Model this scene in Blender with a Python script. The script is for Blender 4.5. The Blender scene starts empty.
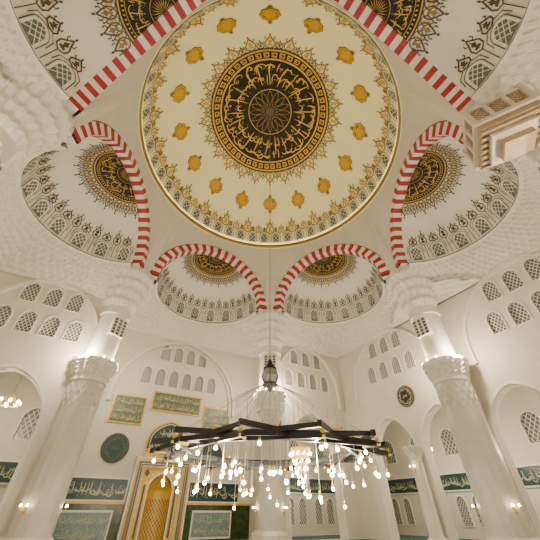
import bpy, math, random
from math import sin,cos,pi,radians,sqrt,atan2,tan
from mathutils import Vector
from mathutils.geometry import tessellate_polygon
H=24.0; ZC=1.6; DC=.552; FL=-ZC/H
R=.45; B=.41; HS=.675; RS=.213; OS=.486
S1=.68; Q1=.53; QM=.72; SO=.98; QO=.76

# ------------------------------------------------------------ materials
MATS={}
def mat(name,col,rough=.6,metal=0.0,emit=None,estr=0.0,var=0.0,scale=3.0,bump=0.0):
    m=bpy.data.materials.new(name); m.use_nodes=True
    nt=m.node_tree; b=nt.nodes['Principled BSDF']
    b.inputs['Base Color'].default_value=(*col,1); b.inputs['Roughness'].default_value=rough
    b.inputs['Metallic'].default_value=metal
    if emit:
        b.inputs['Emission Color'].default_value=(*emit,1); b.inputs['Emission Strength'].default_value=estr
    if var or bump:
        tc=nt.nodes.new('ShaderNodeTexCoord'); nz=nt.nodes.new('ShaderNodeTexNoise')
        nz.inputs['Scale'].default_value=scale; nz.inputs['Detail'].default_value=4
        nt.links.new(tc.outputs['Object'],nz.inputs['Vector'])
        if var:
            cr=nt.nodes.new('ShaderNodeValToRGB')
            cr.color_ramp.elements[0].position=.3; cr.color_ramp.elements[1].position=.7
            cr.color_ramp.elements[0].color=(*[c*(1-var) for c in col],1)
            cr.color_ramp.elements[1].color=(*[min(1,c*(1+var)) for c in col],1)
            nt.links.new(nz.outputs['Fac'],cr.inputs['Fac']); nt.links.new(cr.outputs['Color'],b.inputs['Base Color'])
        if bump:
            bp=nt.nodes.new('ShaderNodeBump'); bp.inputs['Strength'].default_value=bump; bp.inputs['Distance'].default_value=.02
            nt.links.new(nz.outputs['Fac'],bp.inputs['Height']); nt.links.new(bp.outputs['Normal'],b.inputs['Normal'])
    MATS[name]=m
mat('plaster',(.62,.57,.48),.7,var=.03,scale=.6,bump=.05)
mat('carved',(.70,.65,.56),.65,var=.03,scale=2)
mat('marble',(.56,.51,.43),.35,var=.06,scale=1.2)
mat('dome_cream',(.88,.81,.49),.6,var=.02,scale=.5)
mat('semi_cream',(.76,.71,.61),.6,var=.02,scale=.5)
mat('gold',(.66,.40,.06),.4,metal=.1,var=.15,scale=6)
mat('amber',(.60,.32,.01),.45,var=.15,scale=9)
mat('bronze_paint',(.080,.054,.024),.5,var=.25,scale=6)
mat('bronze_gold',(.24,.15,.032),.45,var=.25,scale=6)
mat('black_enamel',(.004,.0035,.003),.7)
mat('red_stone',(.38,.02,.026),.55,var=.12,scale=2)
mat('white_stone',(.76,.71,.63),.55,var=.04,scale=2)
mat('glass_grey',(.13,.14,.125),.25,var=.1,scale=2)
mat('lattice_white',(.66,.63,.56),.6)
mat('green_panel',(.008,.046,.042),.35,var=.2,scale=5)
mat('green_marble',(.035,.05,.010),.25,var=.5,scale=3)
mat('panel_sage',(.10,.13,.075),.45,var=.15,scale=5)
mat('script_ivory',(.50,.46,.30),.5)
mat('tile_blue',(.16,.25,.23),.4,var=.3,scale=8)
mat('beige_wood',(.36,.25,.15),.5,var=.12,scale=3)
mat('beige_trim',(.60,.51,.40),.5,var=.06,scale=3)
mat('carpet',(.05,.13,.13),.9,var=.2,scale=4)
mat('black_metal',(.008,.007,.006),.5,metal=.1)
mat('wire',(.25,.21,.15),.4,metal=.5)
mat('smoke_glass',(.20,.20,.18),.15)
mat('bulb',(1,.9,.7),.3,emit=(1,.82,.54),estr=38)
mat('led_strip',(1,.9,.7),.3,emit=(1,.86,.48),estr=80)

# ------------------------------------------------------------ mesh builder (coordinates in units of H about the eye)
def frame(az):
    a=radians(az); rx,ry=cos(a),-sin(a); ox,oy=sin(a),cos(a)
    return lambda A,O,Z:(A*rx+O*ox, DC+A*ry+O*oy, Z)
M=frame(-30)
class MB:
    def __init__(s): s.v=[];s.f=[];s.m=[];s.sm=[];s.mats=[]
    def mi(s,n):
        if n not in s.mats: s.mats.append(n)
        return s.mats.index(n)
    def poly(s,pts,m,smooth=False):
        i=len(s.v); s.v+=pts; s.f.append(list(range(i,i+len(pts)))); s.m.append(s.mi(m)); s.sm.append(smooth)
    def grid(s,fn,nu,nv,m,smooth=True):
        i=len(s.v)
        for a in range(nu+1):
            for b in range(nv+1): s.v.append(fn(a/nu,b/nv))
        k=s.mi(m) if isinstance(m,str) else None
        for a in range(nu):
            for b in range(nv):
                p=i+a*(nv+1)+b
                s.f.append([p,p+nv+1,p+nv+2,p+1]); s.m.append(k if k is not None else s.mi(m(a,b))); s.sm.append(smooth)
    def panel(s,outer,holes,mp,m,dp=0.0):
        loops=[outer]+holes
        tri=tessellate_polygon([[Vector((x,y,0)) for x,y in l] for l in loops])
        i=len(s.v); k=s.mi(m)
        for l in loops:
            for x,y in l: s.v.append(mp(x,y,dp))
        for t in tri:
            s.f.append([i+j for j in t]); s.m.append(k); s.sm.append(False)
    def ribbon(s,pts,w,mp,m,dp=0.0,close=False):
        n=len(pts); L=[];Rr=[]
        for i in range(n):
            if close: p0=pts[(i-1)%n];p1=pts[(i+1)%n]
            else: p0=pts[max(0,i-1)];p1=pts[min(n-1,i+1)]
            dx,dy=p1[0]-p0[0],p1[1]-p0[1]; l=sqrt(dx*dx+dy*dy) or 1
            ww=w[i] if isinstance(w,list) else w
            nx,ny=-dy/l*ww/2,dx/l*ww/2
            L.append((pts[i][0]+nx,pts[i][1]+ny)); Rr.append((pts[i][0]-nx,pts[i][1]-ny))
        base=len(s.v); k=s.mi(m)
        for i in range(n):
            s.v.append(mp(*L[i],dp)); s.v.append(mp(*Rr[i],dp))
        for i in range(n if close else n-1):
            j=(i+1)%n
            s.f.append([base+2*i,base+2*i+1,base+2*j+1,base+2*j]); s.m.append(k); s.sm.append(False)
        return L,Rr
    def mould(s,pts,w,mp,m,d0=0.0,d1=-.006,close=False):
        L,Rr=s.ribbon(pts,w,mp,m,d1,close)
        for E in (L,Rr):
            n=len(E)
            for i in range(n if close else n-1):
                j=(i+1)%n
                s.poly([mp(*E[i],d0),mp(*E[j],d0),mp(*E[j],d1),mp(*E[i],d1)],m)
    def box(s,mp,x0,x1,z0,z1,d0,d1,m):
        s.poly([mp(x0,z0,d1),mp(x1,z0,d1),mp(x1,z1,d1),mp(x0,z1,d1)],m)
        s.poly([mp(x0,z0,d0),mp(x1,z0,d0),mp(x1,z1,d0),mp(x0,z1,d0)],m)
        for (p,q) in (((x0,z0),(x1,z0)),((x1,z0),(x1,z1)),((x1,z1),(x0,z1)),((x0,z1),(x0,z0))):
            s.poly([mp(*p,d0),mp(*q,d0),mp(*q,d1),mp(*p,d1)],m)
    def reveal(s,pts,mp,d0,d1,m):
        n=len(pts)
        for i in range(n):
            j=(i+1)%n
            s.poly([mp(*pts[i],d0),mp(*pts[j],d0),mp(*pts[j],d1),mp(*pts[i],d1)],m)
    def tube(s,p0,p1,r,m,n=6):
        a=Vector(p0);b=Vector(p1);d=(b-a).normalized()
        u=d.orthogonal().normalized();w=d.cross(u)
        for i in range(n):
            t0=2*pi*i/n;t1=2*pi*(i+1)/n
            o0=(u*cos(t0)+w*sin(t0))*r;o1=(u*cos(t1)+w*sin(t1))*r
            s.poly([tuple(a+o0),tuple(a+o1),tuple(b+o1),tuple(b+o0)],m,True)
    def ball(s,c,r,m,nu=10,nv=6,sz=1.0):
        s.grid(lambda u,v:(c[0]+r*sin(pi*v)*cos(2*pi*u),c[1]+r*sin(pi*v)*sin(2*pi*u),c[2]+r*sz*cos(pi*v)),nu,nv,m)
    def lathe(s,c,prof,m,n=24,smooth=True):
        nv=len(prof)-1
        def fn(u,v):
            k=round(v*nv); pr=prof[k]; r=pr[0]; sc=pr[2] if len(pr)>2 else 0
            t=2*pi*u; i=round(u*n)
            rr=r*(1+sc*(1 if i%2 else -1))
            return (c[0]+rr*cos(t),c[1]+rr*sin(t),pr[1])
        s.grid(fn,n,nv,m,smooth)
    def build(s,name,parent=None):
        me=bpy.data.meshes.new(name)
        me.from_pydata([(x*H,y*H,z*H+ZC) for x,y,z in s.v],[],s.f)
        for n in s.mats: me.materials.append(MATS[n])
        me.polygons.foreach_set('material_index',s.m)
        me.polygons.foreach_set('use_smooth',s.sm)
        me.update()
        o=bpy.data.objects.new(name,me); bpy.context.scene.collection.objects.link(o)
        if parent: o.parent=parent
        return o
def empty(name):
    e=bpy.data.objects.new(name,None); bpy.context.scene.collection.objects.link(e); return e

# ------------------------------------------------------------ ornament vocabulary
PALM=[(0,0),(.16,.06),(.46,.02),(.5,.2),(.3,.3),(.2,.26),(.2,.38),(.42,.5),(.36,.68),(.16,.7),(.09,.8),(0,1)]
PALM=PALM+[(-x,y) for x,y in reversed(PALM[1:-1])]
def palm(mb,mp,x,y,w,h,m,dp=0.0,flip=1):
    mb.panel([(x+px*w,y+flip*py*h) for px,py in PALM],[],mp,m,dp)
def diamond(mb,mp,x,y,w,h,m,dp=0.0):
    mb.poly([mp(x,y-h,dp),mp(x+w,y,dp),mp(x,y+h,dp),mp(x-w,y,dp)],m)
def sprig(mb,mp,x,y,w,h,m,m2,dp=0.0,flip=1):
    f=flip
    for sg in (1,-1):
        pts=[(x,y),(x+sg*w*.42,y+f*h*.12),(x+sg*w*.5,y+f*h*.34),(x+sg*w*.25,y+f*h*.55),(x,y+f*h*.78)]
        mb.ribbon(pts,w*.13,mp,m,dp)
        mb.ribbon([(x+sg*w*.25,y+f*h*.56),(x+sg*w*.46,y+f*h*.62),(x+sg*w*.4,y+f*h*.76)],w*.10,mp,m,dp)
    palm(mb,mp,x,y+f*h*.14,w*.5,h*.5,m2,dp,f)
    diamond(mb,mp,x,y+f*h*.88,w*.10,h*.11,m,dp)
def circ(x,y,r,n=20,lob=0,la=0):
    return [(x+r*(1+la*cos(lob*2*pi*i/n))*cos(2*pi*i/n),y+r*(1+la*cos(lob*2*pi*i/n))*sin(2*pi*i/n)) for i in range(n)]
def calligraphy(mb,mp,x0,x1,y0,y1,m,seed=0,dp=0.0,wt=.06,dens=1.0,tall=.5):
    rnd=random.Random(seed); h=y1-y0; x=x0+.05*h
    def st(pts,wmul=1.0):
        n=len(pts); ws=[wt*h*wmul*(.3+.7*sin(pi*min(.97,max(.05,i/(n-1))))) for i in range(n)]
        mb.ribbon(pts,ws,mp,m,dp)
    while x<x1-.12*h:
        k=rnd.random()
        if k<tall:
            yb=y0+h*rnd.uniform(.08,.25); yt=y0+h*rnd.uniform(.8,.98); sl=rnd.uniform(-.05,.12)*h
            st([(x+sl*t+.03*h*sin(3*t),yb+(yt-yb)*t) for t in [i/5 for i in range(6)]],1.1)
        if k>.3:
            w=rnd.uniform(.35,.75)*h; cy=y0+h*rnd.uniform(.3,.62); dr=rnd.uniform(.15,.3)*h
            xe=min(x+w,x1-.02*h); w=xe-x
            st([(x+w*.5-w*.5*cos(pi*t),cy-dr*sin(pi*t)) for t in [i/8 for i in range(9)]],1.3)
        if rnd.random()<.35:
            cx=x+.1*h; cy=y0+h*rnd.uniform(.3,.75); r=rnd.uniform(.06,.11)*h
            if cx+r<x1: mb.ribbon(circ(cx,cy,r,8),wt*.6*h,mp,m,dp,True)
        dx=x+rnd.uniform(0,.3)*h; dy=y0+h*rnd.uniform(.1,.92)
        if dx<x1-.06*h:
            if rnd.random()<.5: diamond(mb,mp,dx,dy,.035*h,.035*h,m,dp)
            else: st([(dx,dy),(dx+.06*h,dy+.04*h),(dx+.13*h,dy+.05*h)],.8)
        x+=rnd.uniform(.18,.30)*h/dens
def polar_script(mb,cm,L,hh,m,seed):
    calligraphy(mb,cm,0,L,hh*.0,hh*.46,m,seed,0,.075,.72,.2)
    calligraphy(mb,cm,0,L,hh*.44,hh*.92,m,seed+1,0,.070,.68,.2)
    rnd=random.Random(seed+2); n=max(8,int(L/(hh*.40)))
    for i in range(n):
        x=L*(i+.5)/n+rnd.uniform(-.06,.06)*hh; a=rnd.uniform(.04,.3)*hh; b=rnd.uniform(.82,.98)*hh; s_=rnd.uniform(-.08,.08)*hh
        if .03*hh<x<L-.1*hh: mb.ribbon([(x+s_*t,a+(b-a)*t) for t in (0,.25,.5,.75,1)],[hh*w for w in (.015,.036,.044,.036,.02)],cm,m,0)

def arch_pts(cx,w,z0,zs,zc,n=14,pt=.06):
    P=[(cx-w,z0)]
    for i in range(n+1):
        t=pi-pi*i/n
        c,s_=cos(t),sin(t)
        P.append((cx+w*c,zs+(zc-zs)*(s_*(1-pt)+pt*(1-abs(c)))))
    P.append((cx+w,z0)); return P
def lattice(mb,mp,cx,w,zb,zs,zt,m,dp,n=3,lw=.0022):
    h=zt-zb; st=2*w/n
    def inside(x,z):
        if abs(x-cx)>w or z<zb: return False
        if z<=zs: return True
        u=(x-cx)/w; return z<=zs+(zt-zs)*sqrt(max(0,1-u*u))
    for sg in (1,-1):
        k=-n*3
        while k<n*3+4:
            x0=cx-w+k*st; pts=[]
            for j in range(25):
                z=zb+h*j/24; x=x0+sg*(z-zb)*.7
                if inside(x,z): pts.append((x,z))
            if len(pts)>1: mb.ribbon([pts[0],pts[-1]],lw,mp,m,dp)
            k+=1

# ------------------------------------------------------------ main dome
def dp_(phi,th,k=0.0):
    r=R*sin(th)*(1-k); return (r*sin(phi),DC+r*cos(phi),1+B*max(0,cos(th))**1.15*(1-k))
def main_dome():
    mb=MB()
    mb.grid(lambda u,v:dp_(2*pi*u,pi/2*v),96,32,'dome_cream')
    def pol(x,y,k=0.0): return dp_(x,radians(y),.004+k)
    def ringband(t0,t1,m,k=0.0,n=144):
        mb.grid(lambda u,v:pol(2*pi*u,t0+(t1-t0)*v,k),n,max(1,int((t1-t0)/4)),m)
    ringband(0.01,29,'black_enamel')
    ringband(28.4,29.2,'gold',.003)
    ringband(29.2,33.6,'black_enamel')
    ringband(33.4,34.2,'gold',.003)
    ringband(12.2,12.6,'gold',.003)
    ringband(0.01,2.6,'bronze_paint',.003)
    ringband(34.2,35.2,'bronze_paint')
    for i in range(48):
        p=2*pi*i/48; d=2*pi/48
        for (a,b,c,e) in ((.1,.8,30,30.6),(.1,.24,30,32.7),(.1,.8,32.1,32.7),(.66,.8,31,32.7),(.42,.8,31,31.5)):
            mb.poly([pol(p+a*d,c,.003),pol(p+b*d,c,.003),pol(p+b*d,e,.003),pol(p+a*d,e,.003)],'gold')
    for i in range(16):
        p=2*pi*i/16; d=2*pi/16
        for sg in (1,-1):
            pts=[(p+sg*d*.42*sin(pi*t),3+8.6*t) for t in [j/8 for j in range(9)]]
            for j in range(8):
                a,b=pts[j],pts[j+1]; w0=.004+.03/(a[1]); w1=.004+.03/(b[1])
                mb.poly([pol(a[0]-w0,a[1],.003),pol(a[0]+w0,a[1],.003),pol(b[0]+w1,b[1],.003),pol(b[0]-w1,b[1],.003)],'gold')
    sc=1/(R*sin(radians(20)))
    L=2*pi/sc; hh=14.8/57.3*.43
    def cm(x,y,k): return pol(x*sc,27.9-y/.43*57.3,.004+k)
    polar_script(mb,cm,L,hh,'gold',3)
    def loc(phi0,th0):
        s0=sin(radians(th0))
        return lambda x,y,k=0.0: dp_(phi0+x/(R*s0),radians(th0)+y/.43,.005+k)
    for i in range(48):
        p=2*pi*i/48
        if i%2==0: sprig(mb,loc(p,35.0),0,0,.036,.066,'bronze_gold','gold')
        else: sprig(mb,loc(p,35.0),0,0,.026,.038,'bronze_paint','bronze_gold')
    for i in range(16):
        f=loc(2*pi*i/16,55.5)
        mb.panel(circ(0,0,.0335,40,8,.06),[],f,'bronze_paint',.0)
        mb.panel(circ(0,0,.0310,40,8,.06),[],f,'amber',.0015)
        for sg in (1,-1): palm(mb,f,0,sg*.033,.020,.019,'bronze_gold',0,sg)
        mb.ribbon(circ(0,0,.024,20),.0014,f,'bronze_paint',.003,True)
        calligraphy(mb,lambda x,y,k:f(x,y,.003),-.022,.022,-.017,.016,'black_enamel',20+i,wt=.07)
    N=48
    for i in range(N):
        p=2*pi*(i+.5)/N
        def mk(ph): return lambda x,y,k=0.0: dp_(ph+x/R,radians(87.0)-y/.34,.005+k)
        f=mk(p)
        A=arch_pts(0,.0175,0,.034,.056,10)
        mb.panel(A,[],f,'glass_grey',.001)
        mb.ribbon(A,.004,f,'white_stone',.003)
        mb.ribbon([(x*1.28,y*1.09) for x,y in A],.0028,f,'bronze_gold',.003)
        lattice(mb,f,0,.0175,0,.034,.056,'lattice_white',.003,2,.0020)
        palm(mb,f,0,.062,.020,.026,'bronze_gold',.001)
        g=mk(p+pi/N)
        if i%2: sprig(mb,g,0,.052,.038,.074,'bronze_gold','gold',.001)
        else: sprig(mb,g,0,.052,.028,.048,'bronze_gold','gold',.001)
    def ring(r0,z0,r1,z1,m):
        mb.grid(lambda u,v:((r0+(r1-r0)*v)*sin(2*pi*u),DC+(r0+(r1-r0)*v)*cos(2*pi*u),z0+(z1-z0)*v),128,1,m)
    ring(.4465,.9975,.4515,.9975,'white_stone')
    ring(.4465,.9990,.4465,.993,'gold'); ring(.4465,.993,.4475,.989,'bronze_paint'); ring(.4475,.989,.4475,.984,'gold')
    ring(.4475,.984,.449,.981,'bronze_paint'); ring(.449,.981,.452,.975,'dome_cream')
    mb.build('main_dome')
    mb=MB()
    mb.grid(lambda u,v:((.4475+.0022*v)*sin(2*pi*u),DC+(.4475+.0022*v)*cos(2*pi*u),.9980),96,1,'led_strip')
    mb.build('dome_cove_light')
main_dome()

# ------------------------------------------------------------ arches, semi-domes, pendentives
AP=.462; RO=.246; RI=.215
def arch_and_semi(az,idx):
    F=frame(az)
    mb=MB(); n=41
    def sm(a,b): return 'red_stone' if (a//3)%2==0 else 'white_stone'
    N=n*3
    mb.grid(lambda u,v:F(-cos(pi*u)*(RI+(RO-RI)*v),AP-.006,HS+sin(pi*u)*(RI+(RO-RI)*v)),N,1,sm,False)
    mb.grid(lambda u,v:F(-cos(pi*u)*RI,AP-.006+v*(OS-AP+.008),HS+sin(pi*u)*RI),N,1,sm,False)
    mb.grid(lambda u,v:F(-cos(pi*u)*RO,AP-.006+v*.012,HS+sin(pi*u)*RO),N,1,'white_stone',False)
    mb.grid(lambda u,v:F(-cos(pi*u)*(RO+.001+.003*v),AP-.004,HS+sin(pi*u)*(RO+.001+.003*v)),N,1,'bronze_paint',False)
    mb.build('striped_arch')
    mb=MB()
    def sp(psi,th,k=0.0):
        r=RS*(1-k)
        return F(r*sin(th)*sin(psi),OS+r*sin(th)*cos(psi),HS+r*cos(th))
    mb.grid(lambda u,v:sp(-pi/2+pi*u,pi/2*v),48,24,'semi_cream')
    def pol(x,y,k=0.0): return sp(x,radians(y),.006+k)
    def band(t0,t1,m,k=0.0): mb.grid(lambda u,v:pol(-pi/2+pi*u,t0+(t1-t0)*v,k),64,max(1,int((t1-t0)/4)),m)
    band(.01,27,'black_enamel'); band(26.5,27.2,'gold',.004); band(23.0,23.3,'gold',.004); band(27.2,28.4,'bronze_paint',.002)
    band(8.7,9,'gold',.004)
    for i in range(34):
        p=-pi/2+pi*(i+.5)/34; d=pi/190
        mb.poly([pol(p-d,24,.004),pol(p+d,24,.004),pol(p+d,25.2,.004),pol(p-d,25.2,.004)],'gold')
    sc=1/(RS*sin(radians(16))); hh=13/57.3*RS
    polar_script(mb,lambda x,y,k:pol(-pi/2+x*sc,22.4-y/RS*57.3,.005),pi/sc,hh,'gold',40+idx*3)
    for i in range(12):
        p=-pi/2+pi*(i+.5)/12
        mb.poly([pol(p,1,.004),pol(p+.045,4.5,.004),pol(p,8,.004),pol(p-.045,4.5,.004)],'gold')
    def loc(ps,th):
        s0=sin(radians(th))
        return lambda x,y,k=0.0: sp(ps+x/(RS*s0),radians(th)-y/RS,.008+k)
    for i in range(25):
        ps=-pi/2+pi*(i+.5)/25; f=loc(ps,28.3)
        if i%2==0: sprig(mb,f,0,0,.020,.058,'bronze_paint','bronze_gold',0,-1)
        else: sprig(mb,f,0,0,.016,.040,'bronze_paint','gold',0,-1)
    nw=9
    for i in range(nw):
        ps=-pi/2+pi*(i+.5)/nw; f=loc(ps,88)
        A=arch_pts(0,.0190,0,.036,.056,8)
        mb.panel(A,[],f,'glass_grey',.001)
        mb.ribbon(A,.005,f,'white_stone',.005); mb.ribbon([(x*1.22,y*1.08) for x,y in A],.0018,f,'bronze_paint',.004)
        lattice(mb,f,0,.0190,0,.036,.056,'lattice_white',.004,3,.0020)
        sprig(mb,f,0,.064,.030,.038,'bronze_paint','bronze_paint',.001)
        for j in (-1,1): mb.ribbon([(j*.029,.03),(j*.027,.055),(j*.012,.066)],.002,f,'bronze_paint',.001)
    for i in range(1,nw):
        ps=-pi/2+pi*i/nw; f=loc(ps,88)
        sprig(mb,f,0,.058,.026,.060,'bronze_paint','bronze_paint',.001)
        mb.ribbon([(0,.0),(0,.058)],.002,f,'bronze_paint',.001)
    def ring(r0,z0,r1,z1,m): mb.grid(lambda u,v:F((r0+(r1-r0)*v)*-cos(pi*u),OS+(r0+(r1-r0)*v)*sin(pi*u),z0+(z1-z0)*v),48,1,m)
    ring(RS+.002,HS,RS-.006,HS-.002,'carved'); ring(RS-.006,HS-.002,RS-.007,HS-.006,'bronze_paint'); ring(RS-.007,HS-.006,RS+.002,HS-.012,'carved')
    mb.build('semi_dome')
    mb=MB()
    def pen(u,v):
        ph=radians(-30+60*u); lat=AP*tan(ph); za=HS+sqrt(max(0,RO*RO-lat*lat))
        a0,o0,z0=lat,AP,za; a1,o1,z1=R*sin(ph),R*cos(ph),.982
        w=v; g=w+.25*sin(pi*w)*(1-w)*.3
        return F(a0+(a1-a0)*g,o0+(o1-o0)*g,z0+(z1-z0)*w)
    mb.grid(pen,96,10,'plaster')
    for sg in (1,-1):
        mb.poly([F(sg*RI,AP,HS),F(sg*AP*tan(pi/6),AP,HS),F(sg*(AP+.03)*tan(pi/6),OS,HS),F(sg*RI,OS,HS)],'plaster')
    mb.build('pendentive')
    mb=MB()
    main=(az in(-30,150))
    def toM(A,O):
        x,y,_=F(A,O,0); y-=DC
        a=radians(-30); return (x*cos(a)-y*sin(a), x*sin(a)+y*cos(a))
    c0=toM(0,OS)
    T=8; NC=40
    def mq(u,v):
        al=pi*u
        rim=toM(-RS*cos(al),OS+RS*sin(al)); dx,dy=rim[0]-c0[0],rim[1]-c0[1]
        Sx,Qx=(.33,QM) if main else (S1,Q1)
        best=9
        if abs(dx)>1e-6:
            t=((Sx if dx>0 else -Sx)-c0[0])/dx
            if t>0: best=min(best,t)
        if abs(dy)>1e-6:
            t=((Qx if dy>0 else -Qx)-c0[1])/dy
            if t>0: best=min(best,t)
        k=round(v*T*3); tier=min(T-1,k//3); sub=k-tier*3
        if sub==0: fp,fz=tier/T,tier/T
        elif sub==1: fp,fz=(tier+.02)/T,(tier+.78)/T
        elif sub==2: fp,fz=(tier+.2)/T,(tier+1.0)/T
        else: fp,fz=1,1
        cc=(u*NC+.5*(tier%2))%1.0
        am=(.0 if sub in(0,3) else (.85 if sub==1 else .7))/T
        if tier==T-1: am*=.3
        tri=1-abs(2*cc-1)      # pointed cell plan gives crisp edges
        fp=min(1,fp+am*tri)
        t=1+(best-1)*fp
        zw=.570
        return M(c0[0]+dx*t,c0[1]+dy*t,HS-.012+(zw-HS+.012)*fz)
    mb.grid(mq,NC*4,T*3,'carved',False)
    mb.build('muqarnas_vault')
for i,az in enumerate((-30,30,90,150,-150,-90)): arch_and_semi(az,i)

# ------------------------------------------------------------ columns with piers
def column(az):
    F=frame(az); mb=MB(); c=F(0,.61,0)
    r=.046
    mb.lathe(c,[(.065,FL),(.065,FL+.008),(.058,FL+.010),(.058,FL+.018),(.051,FL+.024),(.047,FL+.028)],'marble',16,False)
    mb.lathe(c,[(.047,FL+.028),(r,.15),(r,.285)],'marble',16,False)
    mb.lathe(c,[(r,.285),(.050,.287),(.050,.292),(r,.294)],'carved',16,False)
    mb.lathe(c,[(r,.294),(.048,.30,.01),(.052,.306,.06),(.050,.31,.0),(.055,.318,.07),(.053,.321,0),(.060,.331,.07),(.058,.334,0),(.063,.340,.02),(.064,.348),(.045,.350)],'carved',48,False)
    n=16
    for i in range(n):
        for k in range(3):
            t0=2*pi*(i+.5*(k%2))/n; d=pi/n*.8; z=.232+k*.017
            P=[(t0,z-.014),(t0+d,z),(t0,z+.014),(t0-d,z)]
            for a in range(4):
                p,q=P[a],P[(a+1)%4]
                mb.tube((c[0]+(r+.0005)*cos(p[0]),c[1]+(r+.0005)*sin(p[0]),p[1]),(c[0]+(r+.0005)*cos(q[0]),c[1]+(r+.0005)*sin(q[0]),q[1]),.0012,'carved',4)
    secs=[(.345,.61,.046),(.36,.61,.042),(.50,.604,.042),(.502,.604,.047),(.53,.602,.045),(.55,.600,.053),(.565,.598,.049),(.585,.596,.058),(.60,.594,.055),(.62,.592,.066),(.635,.590,.062),(.655,.589,.074),(.677,.588,.070)]
    def pf(u,v):
        k=round(v*(len(secs)-1)); z,o,rr=secs[k]; t=2*pi*u; i=round(u*40)
        if z>.54: rr*=1+(.06 if i%2 else -.04)
        return F(rr*sin(t),o+rr*cos(t),z)
    mb.grid(pf,40,len(secs)-1,'carved',False)
    mb.poly([F(.072*sin(2*pi*i/16),.588+.072*cos(2*pi*i/16),.677) for i in range(16)],'carved')
    mpp=lambda x,z,d:F(x,.560+d,z)
    for x in (-.016,0,.016):
        mb.box(mpp,x-.006,x+.006,.43,.485,.016,0,'glass_grey')
        mb.mould([(x-.007,.43),(x+.007,.43),(x+.007,.486),(x-.007,.486)],.003,mpp,'white_stone',.016,-.002,True)
        for k in range(4): mb.box(mpp,x-.006,x+.006,.441+.011*k,.443+.011*k,.0,-.001,'lattice_white')
    for a in (-.045,-.015,.015,.045):
        p=F(a,.61-sqrt(.057**2-a*a),.353); mb.ball(p,.0042,'bulb',8,5)
    mb.build('domed_hall_column')
for az in (0,60,120,180,-120,-60): column(az)

# ------------------------------------------------------------ walls
def wallmap(kind,val):
    if kind=='q': return lambda x,z,d=0.0:M(x,val+(d if val>0 else -d),z)
    return lambda x,z,d=0.0:M(val+(d if val>0 else -d),x,z)
def wall(name,mp,x0,x1,z0,z1,opens=(),wins=(),moulds=(),m='plaster'):
    mb=MB(); holes=[]
    for (cx,w,zs,zc) in opens:
        A=arch_pts(cx,w,z0+.0008,zs,zc,20,.12); holes.append(A)
        mb.reveal(A,mp,0,.03,'plaster')
        mb.mould([(cx+(x-cx)*1.05,z if z<zs else zs+(z-zs)*1.05) for x,z in A],.008,mp,'carved',0,-.004)
    for (cx,zb,w,h) in wins:
        A=arch_pts(cx,w,zb,zb+h*.66,zb+h,10); holes.append(A)
        mb.reveal(A,mp,0,.008,'white_stone')
        mb.panel(A,[],mp,'glass_grey',.008)
        lattice(mb,mp,cx,w,zb,zb+h*.66,zb+h,'lattice_white',.006,4,.0024)
        mb.mould(A,.004,mp,'white_stone',0,-.003,True)
    mb.panel([(x0,z0),(x1,z0),(x1,z1),(x0,z1)],holes,mp,m)
    for (cx,w,z0_,zs,zc,ww) in moulds:
        mb.mould(arch_pts(cx,w,z0_,zs,zc,30,.1),ww,mp,'carved',0,-.012)
    return mb,name
def winrow(c,n,sp,zb,w=.019,h=.066): return [(c+(i-(n-1)/2)*sp,zb,w,h) for i in range(n)]
ZT=.60
mp=wallmap('q',QM)
W=winrow(0,4,.052,.475)+winrow(0,6,.052,.375)
mb,n=wall('wall_qibla',mp,-.33,.33,FL,ZT,[(0,.041,.055,.101)],W,[(0,.235,.30,.33,.565,.010),(0,.215,.30,.33,.545,.004)])
for sg in (1,-1):
    a,b=sorted((sg*.094,sg*.33))
    mb.panel([(a,FL),(b,FL),(b,.022),(a,.022)],[],mp,'green_marble',-.004)
    mb.mould([(a,.024),(b,.024)],.006,mp,'gold',0,-.008)
mb.build('wall_qibla')
mb,n=wall('wall_entrance',wallmap('q',-QM),-.33,.33,FL,ZT,[],W,[(0,.235,.30,.33,.565,.010)]); mb.build('wall_entrance')
for i,(sg,qq) in enumerate(((1,1),(-1,1),(1,-1),(-1,-1))):
    mb=MB(); mpr=lambda x,z,d=0.0,sg=sg:M(sg*.33,x,z)
    mb.panel([(qq*Q1,FL),(qq*QO,FL),(qq*QO,ZT),(qq*Q1,ZT)],[],mpr,'plaster'); mb.build('wall_exedra_return')
    c=sg*.49
    a,b=sorted((sg*.325,sg*S1))
    mb,n=wall('',wallmap('q',qq*Q1),a,b,FL,ZT,[(c,.108,.17,.30)],winrow(c,3,.062,.495,.021,.068)+winrow(c,4,.062,.40,.021,.068),[(c,.158,.34,.40,.585,.008)])
    mb.build('wall_north' if qq>0 else 'wall_south')
for sg in (1,-1):
    op=[(c,.088,.15,.265) for c in (-.315,-.11,.11,.315)]
    ws=[];mo=[]
    for c in (-.25,.25):
        ws+=winrow(c,3,.062,.495,.021,.068)+winrow(c,4,.062,.40,.021,.068); mo.append((c,.19,.34,.38,.585,.008))
    mb,n=wall('',wallmap('s',sg*S1),-Q1,Q1,FL,ZT,op,ws,mo)
    mb.build('wall_east' if sg>0 else 'wall_west')
def outer(mp,x0,x1,name,cs):
    ws=[]
    for c in cs:
        ws.append((c-.03,-.035,.02,.085)); ws.append((c+.03,-.035,.02,.085)); ws.append((c,.17,.03,.09))
    mb,n=wall('',mp,x0,x1,FL,.34,[],ws,[])
    mb.box(mp,x0+.005,x1-.005,.066,.112,0,-.003,'green_panel')
    calligraphy(mb,mp,x0+.01,x1-.01,.072,.106,'script_ivory',int(abs(x0)*100),-.004,.06)
    mb.mould([(x0,.115),(x1,.115)],.004,mp,'white_stone',0,-.006); mb.mould([(x0,.063),(x1,.063)],.004,mp,'white_stone',0,-.006)
    mb.build(name)
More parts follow.
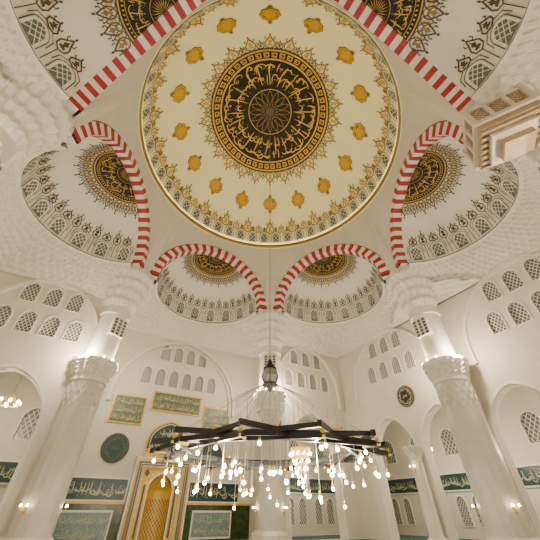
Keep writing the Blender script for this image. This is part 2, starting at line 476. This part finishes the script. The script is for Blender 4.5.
for sg in (1,-1):
    outer(wallmap('s',sg*SO),-QO,QO,'wall_outer_east' if sg>0 else 'wall_outer_west',(-.6,-.45,-.3,-.15,0,.15,.3,.45,.6))
    for qq in (1,-1):
        a,b=sorted((sg*.33,sg*SO)); outer(wallmap('q',qq*QO),a,b,'wall_outer_north' if qq>0 else 'wall_outer_south',(sg*.42,sg*.56,sg*.7,sg*.84))
mb=MB()
for sg in (1,-1):
    for (x0,x1,y0,y1) in ((S1,SO,-QO,QO),(.33,S1,Q1,QO),(.33,S1,-QO,-Q1)):
        mb.poly([M(sg*x0,y0,.335),M(sg*x1,y0,.335),M(sg*x1,y1,.335),M(sg*x0,y1,.335)],'plaster')
mb.build('ceiling')
mb=MB(); mb.poly([M(-SO,-QO,FL),M(SO,-QO,FL),M(SO,QO,FL),M(-SO,QO,FL)],'carpet'); mb.build('floor')
def arcade_col(s,q):
    mb=MB(); x,y,_=M(s,q,0); c=(x,y)
    mb.lathe(c,[(.030,FL),(.030,FL+.01),(.022,FL+.016),(.018,FL+.02),(.0165,.12)],'marble',20,True)
    mb.lathe(c,[(.0165,.12),(.02,.122),(.0165,.125),(.019,.132,.08),(.018,.134),(.024,.142,.08),(.023,.144),(.030,.152,.05),(.032,.158),(.03,.160)],'carved',24,False)
    mb.build('arcade_column')
for sg in (1,-1):
    for q in (-.2125,.2125): arcade_col(sg*(S1-.04),q)

# ------------------------------------------------------------ qibla furnishing
mp=wallmap('q',QM)
def framed(name,mp,cx,cz,w,h,bg,fg,seed,bord='gold',rows=1,wt=.07):
    mb=MB(); mb.box(mp,cx-w/2,cx+w/2,cz-h/2,cz+h/2,-.0002,-.005,bord)
    b=.005
    mb.box(mp,cx-w/2+b,cx+w/2-b,cz-h/2+b,cz+h/2-b,-.005,-.0058,bg)
    for r in range(rows):
        hh=(h-2.6*b)/rows; z0=cz-h/2+1.3*b+r*hh
        calligraphy(mb,mp,cx-w/2+1.5*b,cx+w/2-1.5*b,z0+.05*hh,z0+.95*hh,fg,seed+r,-.0068,wt)
    mb.build(name)
framed('calligraphy_panel',mp,-.16,.28,.11,.092,'panel_sage','script_ivory',1,rows=3,wt=.055)
framed('calligraphy_panel',mp,.005,.320,.185,.068,'panel_sage','script_ivory',4,rows=2,wt=.055)
framed('calligraphy_panel',mp,.17,.28,.11,.092,'panel_sage','script_ivory',7,rows=3,wt=.055)
framed('calligraphy_frieze',mp,-.19,.056,.19,.060,'green_panel','script_ivory',11,'white_stone',wt=.06)
framed('calligraphy_frieze',mp,.19,.056,.19,.060,'green_panel','script_ivory',12,'white_stone',wt=.06)
framed('tiled_wall_panel',mp,-.19,-.028,.14,.07,'tile_blue','script_ivory',15,'white_stone',2,.05)
framed('tiled_wall_panel',mp,.19,-.028,.14,.07,'tile_blue','script_ivory',17,'white_stone',2,.05)
def roundel(name,mp,cx,cz,r,bg,fg,seed):
    mb=MB()
    mb.panel(circ(cx,cz,r,36),[],mp,'bronze_paint',-.004); mb.reveal(circ(cx,cz,r,36),mp,0,-.004,'gold')
    mb.panel(circ(cx,cz,r*.92,36),[],mp,bg,-.005)
    def pm(x,y,d): return mp(cx+(r*.8-y)*cos(x/(r*.55)),cz+(r*.8-y)*sin(x/(r*.55)),-.006)
    calligraphy(mb,pm,0,2*pi*r*.55,0,r*.40,fg,seed,0,.06)
    calligraphy(mb,mp,cx-r*.28,cx+r*.28,cz-r*.2,cz+r*.22,fg,seed+1,-.006,.06)
    mb.ribbon(circ(cx,cz,r*.86,36),r*.025,mp,fg,-.006,True)
    mb.build(name)
roundel('calligraphy_roundel',mp,-.165,.163,.042,'green_panel','panel_sage',31)
roundel('calligraphy_roundel',mp,.165,.163,.042,'green_panel','panel_sage',33)
roundel('calligraphy_roundel',wallmap('s',S1),.2125,.318,.036,'black_enamel','script_ivory',35)
roundel('calligraphy_roundel',wallmap('s',-S1),.2125,.318,.036,'black_enamel','script_ivory',37)
mb=MB(); A=arch_pts(0,.07,.165,.195,.255,20,.25)
mb.panel(A,[],mp,'green_panel',-.004); mb.mould(A,.005,mp,'gold',0,-.008,True)
mb.ribbon([(x*.88,.165+(z-.165)*.88+.004) for x,z in A],.0025,mp,'white_stone',-.006,True)
calligraphy(mb,mp,-.055,.055,.172,.205,'script_ivory',51,-.006,.07); calligraphy(mb,mp,-.035,.035,.205,.235,'script_ivory',52,-.006,.07)
mb.build('calligraphy_lunette')
mb=MB(); A=arch_pts(0,.040,FL+.001,.055,.100,20,.12)
mb.box(mp,-.093,-.062,FL,.142,0,-.02,'white_stone'); mb.box(mp,.062,.093,FL,.142,0,-.02,'white_stone'); mb.box(mp,-.093,.093,.116,.142,0,-.021,'white_stone')
mb.panel([(-.062,FL),(.062,FL),(.062,.116),(-.062,.116)],[A],mp,'gold',-.014)
for (i0,mm,wd) in ((.086,'gold',.004),(.079,'bronze_gold',.008),(.072,'panel_sage',.005),(.066,'gold',.005)):
    mb.ribbon([(-i0,FL),(-i0,.137-(.088-i0)),(i0,.137-(.088-i0)),(i0,FL)],wd,mp,mm,-.0225)
for k in range(5):
    palm(mb,mp,-.066+.033*k,.142,.03,.018 if k!=2 else .03,'gold',-.012)
mb.mould(A,.004,mp,'white_stone',-.014,-.018)
for sx in (-.05,.05):
    diamond(mb,mp,sx,.100,.008,.012,'bronze_paint',-.016)
    mb.ribbon([(sx,FL+.01),(sx,.07)],.006,mp,'bronze_paint',-.016)
def niche(u,v):
    t=pi*u
    z=FL+(.055-FL)*min(1,v/.6); r=.040
    if v>.6:
        w=(v-.6)/.4; z=.055+.045*w; r=.040*(1-w)**.6+.0005
    return mp(-r*cos(t),z,-.014+.034*sin(t)*(r/.040))
mb.grid(niche,24,30,lambda a,b:'gold' if (a+b)%2 else ('amber' if b>14 else 'bronze_gold'),False)
mb.build('mihrab')

# ------------------------------------------------------------ lodge balcony on the right-hand pier
F=frame(120); mb=MB()
A0,A1,O0,O1,ZB=.002,.092,.480,.570,.515
bm=lambda x,z,d:F(x,(O0+O1)/2+d,z)
hw=(O1-O0)/2
mb.box(bm,A0,A1,ZB,ZB+.012,-hw,hw,'beige_wood'); mb.box(bm,A0-.006,A1+.006,ZB+.012,ZB+.018,-hw-.006,hw+.006,'beige_trim')
mb.box(bm,A0+.012,A1-.012,ZB-.014,ZB,-hw+.012,hw-.012,'beige_trim'); mb.box(bm,A0+.025,A1-.025,ZB-.028,ZB-.014,-hw+.025,hw-.02,'beige_wood')
for k in range(7):
    a=A0+.006+(A1-A0-.012)*k/6
    mb.box(bm,a-.003,a+.003,ZB-.006,ZB+.0005,-hw,hw,'beige_wood')
for (fn,L0,L1) in ((lambda x,z,d:F(x,O0+d,z),A0,A1),(lambda x,z,d:F(x,O1-d,z),A0,A1),(lambda x,z,d:F(A0+d,x,z),O0,O1),(lambda x,z,d:F(A1-d,x,z),O0,O1)):
    za,zb=ZB+.018,ZB+.07
    mb.box(fn,L0,L1,za,za+.007,.006,-.003,'beige_trim'); mb.box(fn,L0,L1,zb-.008,zb,.006,-.003,'beige_trim')
    for k in range(4):
        x=L0+(L1-L0)*k/3; mb.box(fn,x-.003,x+.003,za,zb+.008,.005,-.004,'beige_trim')
    for k in range(3):
        a=L0+(L1-L0)*k/3; w=(L1-L0)/3
        for j in range(-4,6):
            for sg in (1,-1):
                pts=[]
                for q in range(13):
                    z=za+.007+(zb-za-.015)*q/12; x=a+w*j/4+(sg*(z-za)*.8)+(0 if sg>0 else w)
                    if a<=x<=a+w: pts.append((x,z))
                if len(pts)>1: mb.mould([pts[0],pts[-1]],.0018,fn,'beige_wood',.002,0)
mb.build('muezzin_balcony')

# ------------------------------------------------------------ chandelier
ch=empty('chandelier')
CX,CY=0,DC
def cp(r,t,z): return (CX+r*sin(t),CY+r*cos(t),z)
mb=MB(); RR=.180; ZR=.076; NV=12
def bar(p0,p1,w,h,m,ext=0.0):
    a=Vector(p0);b=Vector(p1);d=(b-a).normalized();a=a-d*ext;b=b+d*ext;d.z=0;d.normalize();n=Vector((-d.y,d.x,0))*w
    z=Vector((0,0,h)); c=[a+n+z,a-n+z,a-n-z,a+n-z,b+n+z,b-n+z,b-n-z,b+n-z]
    c=[tuple(q) for q in c]
    for f in ((0,1,2,3),(4,5,6,7),(0,1,5,4),(1,2,6,5),(2,3,7,6),(3,0,4,7)): mb.poly([c[i] for i in f],m)
for i in range(NV):
    t0=2*pi*(i+.35)/NV
    t1=t0+2*pi*3/NV
    bar(cp(RR,t0,ZR-.006),cp(RR,t1,ZR+.006),.0026,.0034,'black_metal',.004)
    t1=t0+2*pi*2/NV
    bar(cp(RR*.97,t0,ZR+.006),cp(RR*.97,t1,ZR-.004),.0020,.0030,'black_metal')
    mb.ball(cp(RR*1.02,t0,ZR-.002),.003,'gold',8,5)
    bar(cp(RR*1.04,t0,ZR-.008),cp(RR*.90,t0,ZR-.008),.0011,.0014,'gold')
    ti=t0+pi/NV
    bar(cp(RR*.78,ti,ZR+.009),cp(RR*.92,ti,ZR+.009),.0011,.0014,'gold')
mb.build('star_frame',ch)
mb=MB(); ZH=.186
for i in range(NV):
    t0=2*pi*(i+.35)/NV; mb.tube(cp(RR,t0,ZR),cp(.010,t0,ZH),.0004,'wire',4)
mb.tube((CX,CY,ZH),(CX,CY,1.40),.0008,'wire',5)
mb.build('suspension_wires',ch)
mb=MB()
mb.lathe((CX,CY),[(.001,ZH+.046),(.004,ZH+.044),(.006,ZH+.034),(.013,ZH+.029),(.013,ZH+.026)],'black_metal',12)
mb.lathe((CX,CY),[(.012,ZH+.026),(.0165,ZH+.012),(.0120,ZH)],'smoke_glass',12,False)
mb.lathe((CX,CY),[(.013,ZH),(.014,ZH-.003),(.005,ZH-.008),(.001,ZH-.016)],'black_metal',12)
for i in range(6):
    t=2*pi*i/6; mb.tube(cp(.0125,t,ZH),cp(.0168,t,ZH+.012),.0008,'black_metal',4); mb.tube(cp(.0168,t,ZH+.012),cp(.0125,t,ZH+.026),.0008,'black_metal',4)
mb.build('hub_lantern',ch)
mb=MB(); rnd=random.Random(7); LP=[]
for i in range(60):
    t=2*pi*(i+.35*5)/60; LP.append((RR*(.98,.88,.80,.80,.88)[i%5],t,ZR-.004,rnd.choice((.006,.012,.018,.026,.034,.042))))
for i in range(22): LP.append((.115,2*pi*i/22,ZH-.06,.070+rnd.uniform(0,.05)))
for i in range(14): LP.append((.06,2*pi*i/14+.2,ZH-.03,.090+rnd.uniform(0,.055)))
for (r,t,z,L) in LP:
    p=cp(r,t,z); q=(p[0],p[1],z-L)
    mb.tube(p,q,.0004,'wire',4)
    mb.lathe((q[0],q[1]),[(.0006,q[2]+.005),(.0016,q[2]+.003),(.0016,q[2]),(.0006,q[2])],'gold',8)
    mb.ball((q[0],q[1],q[2]-.0025),.0024,'bulb',8,6,1.1)
    if z>ZR: mb.tube(p,cp(.008,t,ZH),.0003,'wire',4)
mb.build('hanging_lamps',ch)
mb=MB()
for k in range(4):
    rr=.016-.0035*k; z=.074-.010*k
    for i in range(10-2*k):
        t=2*pi*i/(10-2*k); mb.ball((.050+CX+rr*cos(t),CY+rr*sin(t),z),.0016,'bulb',6,4,1.6)
    mb.lathe((.050+CX,CY),[(rr,z+.004),(rr+.001,z+.006),(rr,z+.008)],'gold',16)
mb.tube((.050+CX,CY,.036),(.050+CX,CY,.16),.0006,'gold',6)
mb.build('crystal_cluster',ch)

def pendant(s,q,z,n=8,r=.022,zt=.335):
    mb=MB(); x,y,_=M(s,q,0)
    mb.tube((x,y,z),(x,y,zt),.0006,'wire',4)
    mb.lathe((x,y),[(.001,z+.03),(.004,z+.02),(.006,z+.015),(.004,z+.010)],'gold',12)
    mb.lathe((x,y),[(r,z+.003),(r+.001,z+.0015),(r,z),(r-.001,z+.0015),(r,z+.003)],'gold',20)
    for i in range(n):
        t=2*pi*i/n; mb.ball((x+r*cos(t),y+r*sin(t),z+.007),.0036,'bulb',8,5,1.4)
        mb.tube((x+r*cos(t),y+r*sin(t),z),(x,y,z+.03),.0005,'gold',4)
    mb.ball((x,y,z-.002),.0036,'bulb',8,5,1.3)
    mb.build('pendant_lamp')
pend=[(-.475,.60,.225),(.49,.64,.17),(.83,.31,.17),(.83,.11,.17),(.83,-.11,.17),(.83,-.32,.17),(-.83,.2,.17),(-.83,-.2,.17),(.49,-.64,.17),(-.49,-.64,.17)]
for p in pend: pendant(*p,r=.027)
def sconce(x,y,z,dx,dy):
    mb=MB(); l=sqrt(dx*dx+dy*dy); dx/=l; dy/=l; tx,ty=-dy,dx
    def P(a,o,h): return (x+tx*a+dx*o,y+ty*a+dy*o,z+h)
    pm=lambda a,h,d:P(a,-d,h)
    mb.box(pm,-.003,.003,-.008,.008,.002,-.001,'gold')
    for sg in (1,-1):
        mb.tube(P(0,.001,0),P(sg*.004,.007,-.002),.0007,'gold',5); mb.tube(P(sg*.004,.007,-.002),P(sg*.007,.009,.003),.0007,'gold',5)
        c=P(sg*.007,.009,.003); mb.lathe((c[0],c[1]),[(.0006,c[2]),(.0022,c[2]+.001),(.0026,c[2]+.003)],'gold',8)
        mb.ball((c[0],c[1],c[2]+.005),.0026,'bulb',8,6,1.3)
    mb.build('wall_sconce')
for az in (60,0,-60):
    F=frame(az)
    for da in (-60,60):
        cx,cy,_=F(0,.61,0); a=radians(az+180+da); dx,dy=sin(a),cos(a)
        sconce(cx+dx*.0462,cy+dy*.0462,.005,dx,dy)
for q in (-.2125,.2125):
    cx,cy,_=M(S1-.04,q,0); dx,dy=-.866,-.5; sconce(cx+dx*.0172,cy+dy*.0172,.10,dx,dy)

# ------------------------------------------------------------ lights
def light(name,loc,power,col=(1,.86,.66),rad=.12):
    l=bpy.data.lights.new(name,'POINT'); l.energy=power; l.color=col; l.shadow_soft_size=rad
    o=bpy.data.objects.new(name,l); bpy.context.scene.collection.objects.link(o)
    o.location=(loc[0]*H,loc[1]*H,loc[2]*H+ZC); return o
for i in range(6):
    t=2*pi*(i+.5)/6
    l=light('chandelier_bulb_light',cp(.12,t,.055),470,rad=.06); l.parent=ch
for az in (0,60,120,180,-120,-60):
    F=frame(az)
    for a in (-.066,.066): light('capital_uplight',F(a,.585,.357),720,rad=.07)
for p in pend:
    light('pendant_light',M(p[0],p[1],p[2]-.03),340,rad=.06)
w=bpy.data.worlds.new('world'); bpy.context.scene.world=w; w.use_nodes=True
w.node_tree.nodes['Background'].inputs[0].default_value=(.02,.02,.025,1)

cam=bpy.data.cameras.new('camera'); cam.sensor_width=36; cam.lens=36*290/540; cam.clip_end=500; cam.clip_start=.05
co=bpy.data.objects.new('camera',cam); bpy.context.scene.collection.objects.link(co)
co.location=(0,0,ZC); co.rotation_euler=(radians(130),0,0)
bpy.context.scene.camera=co
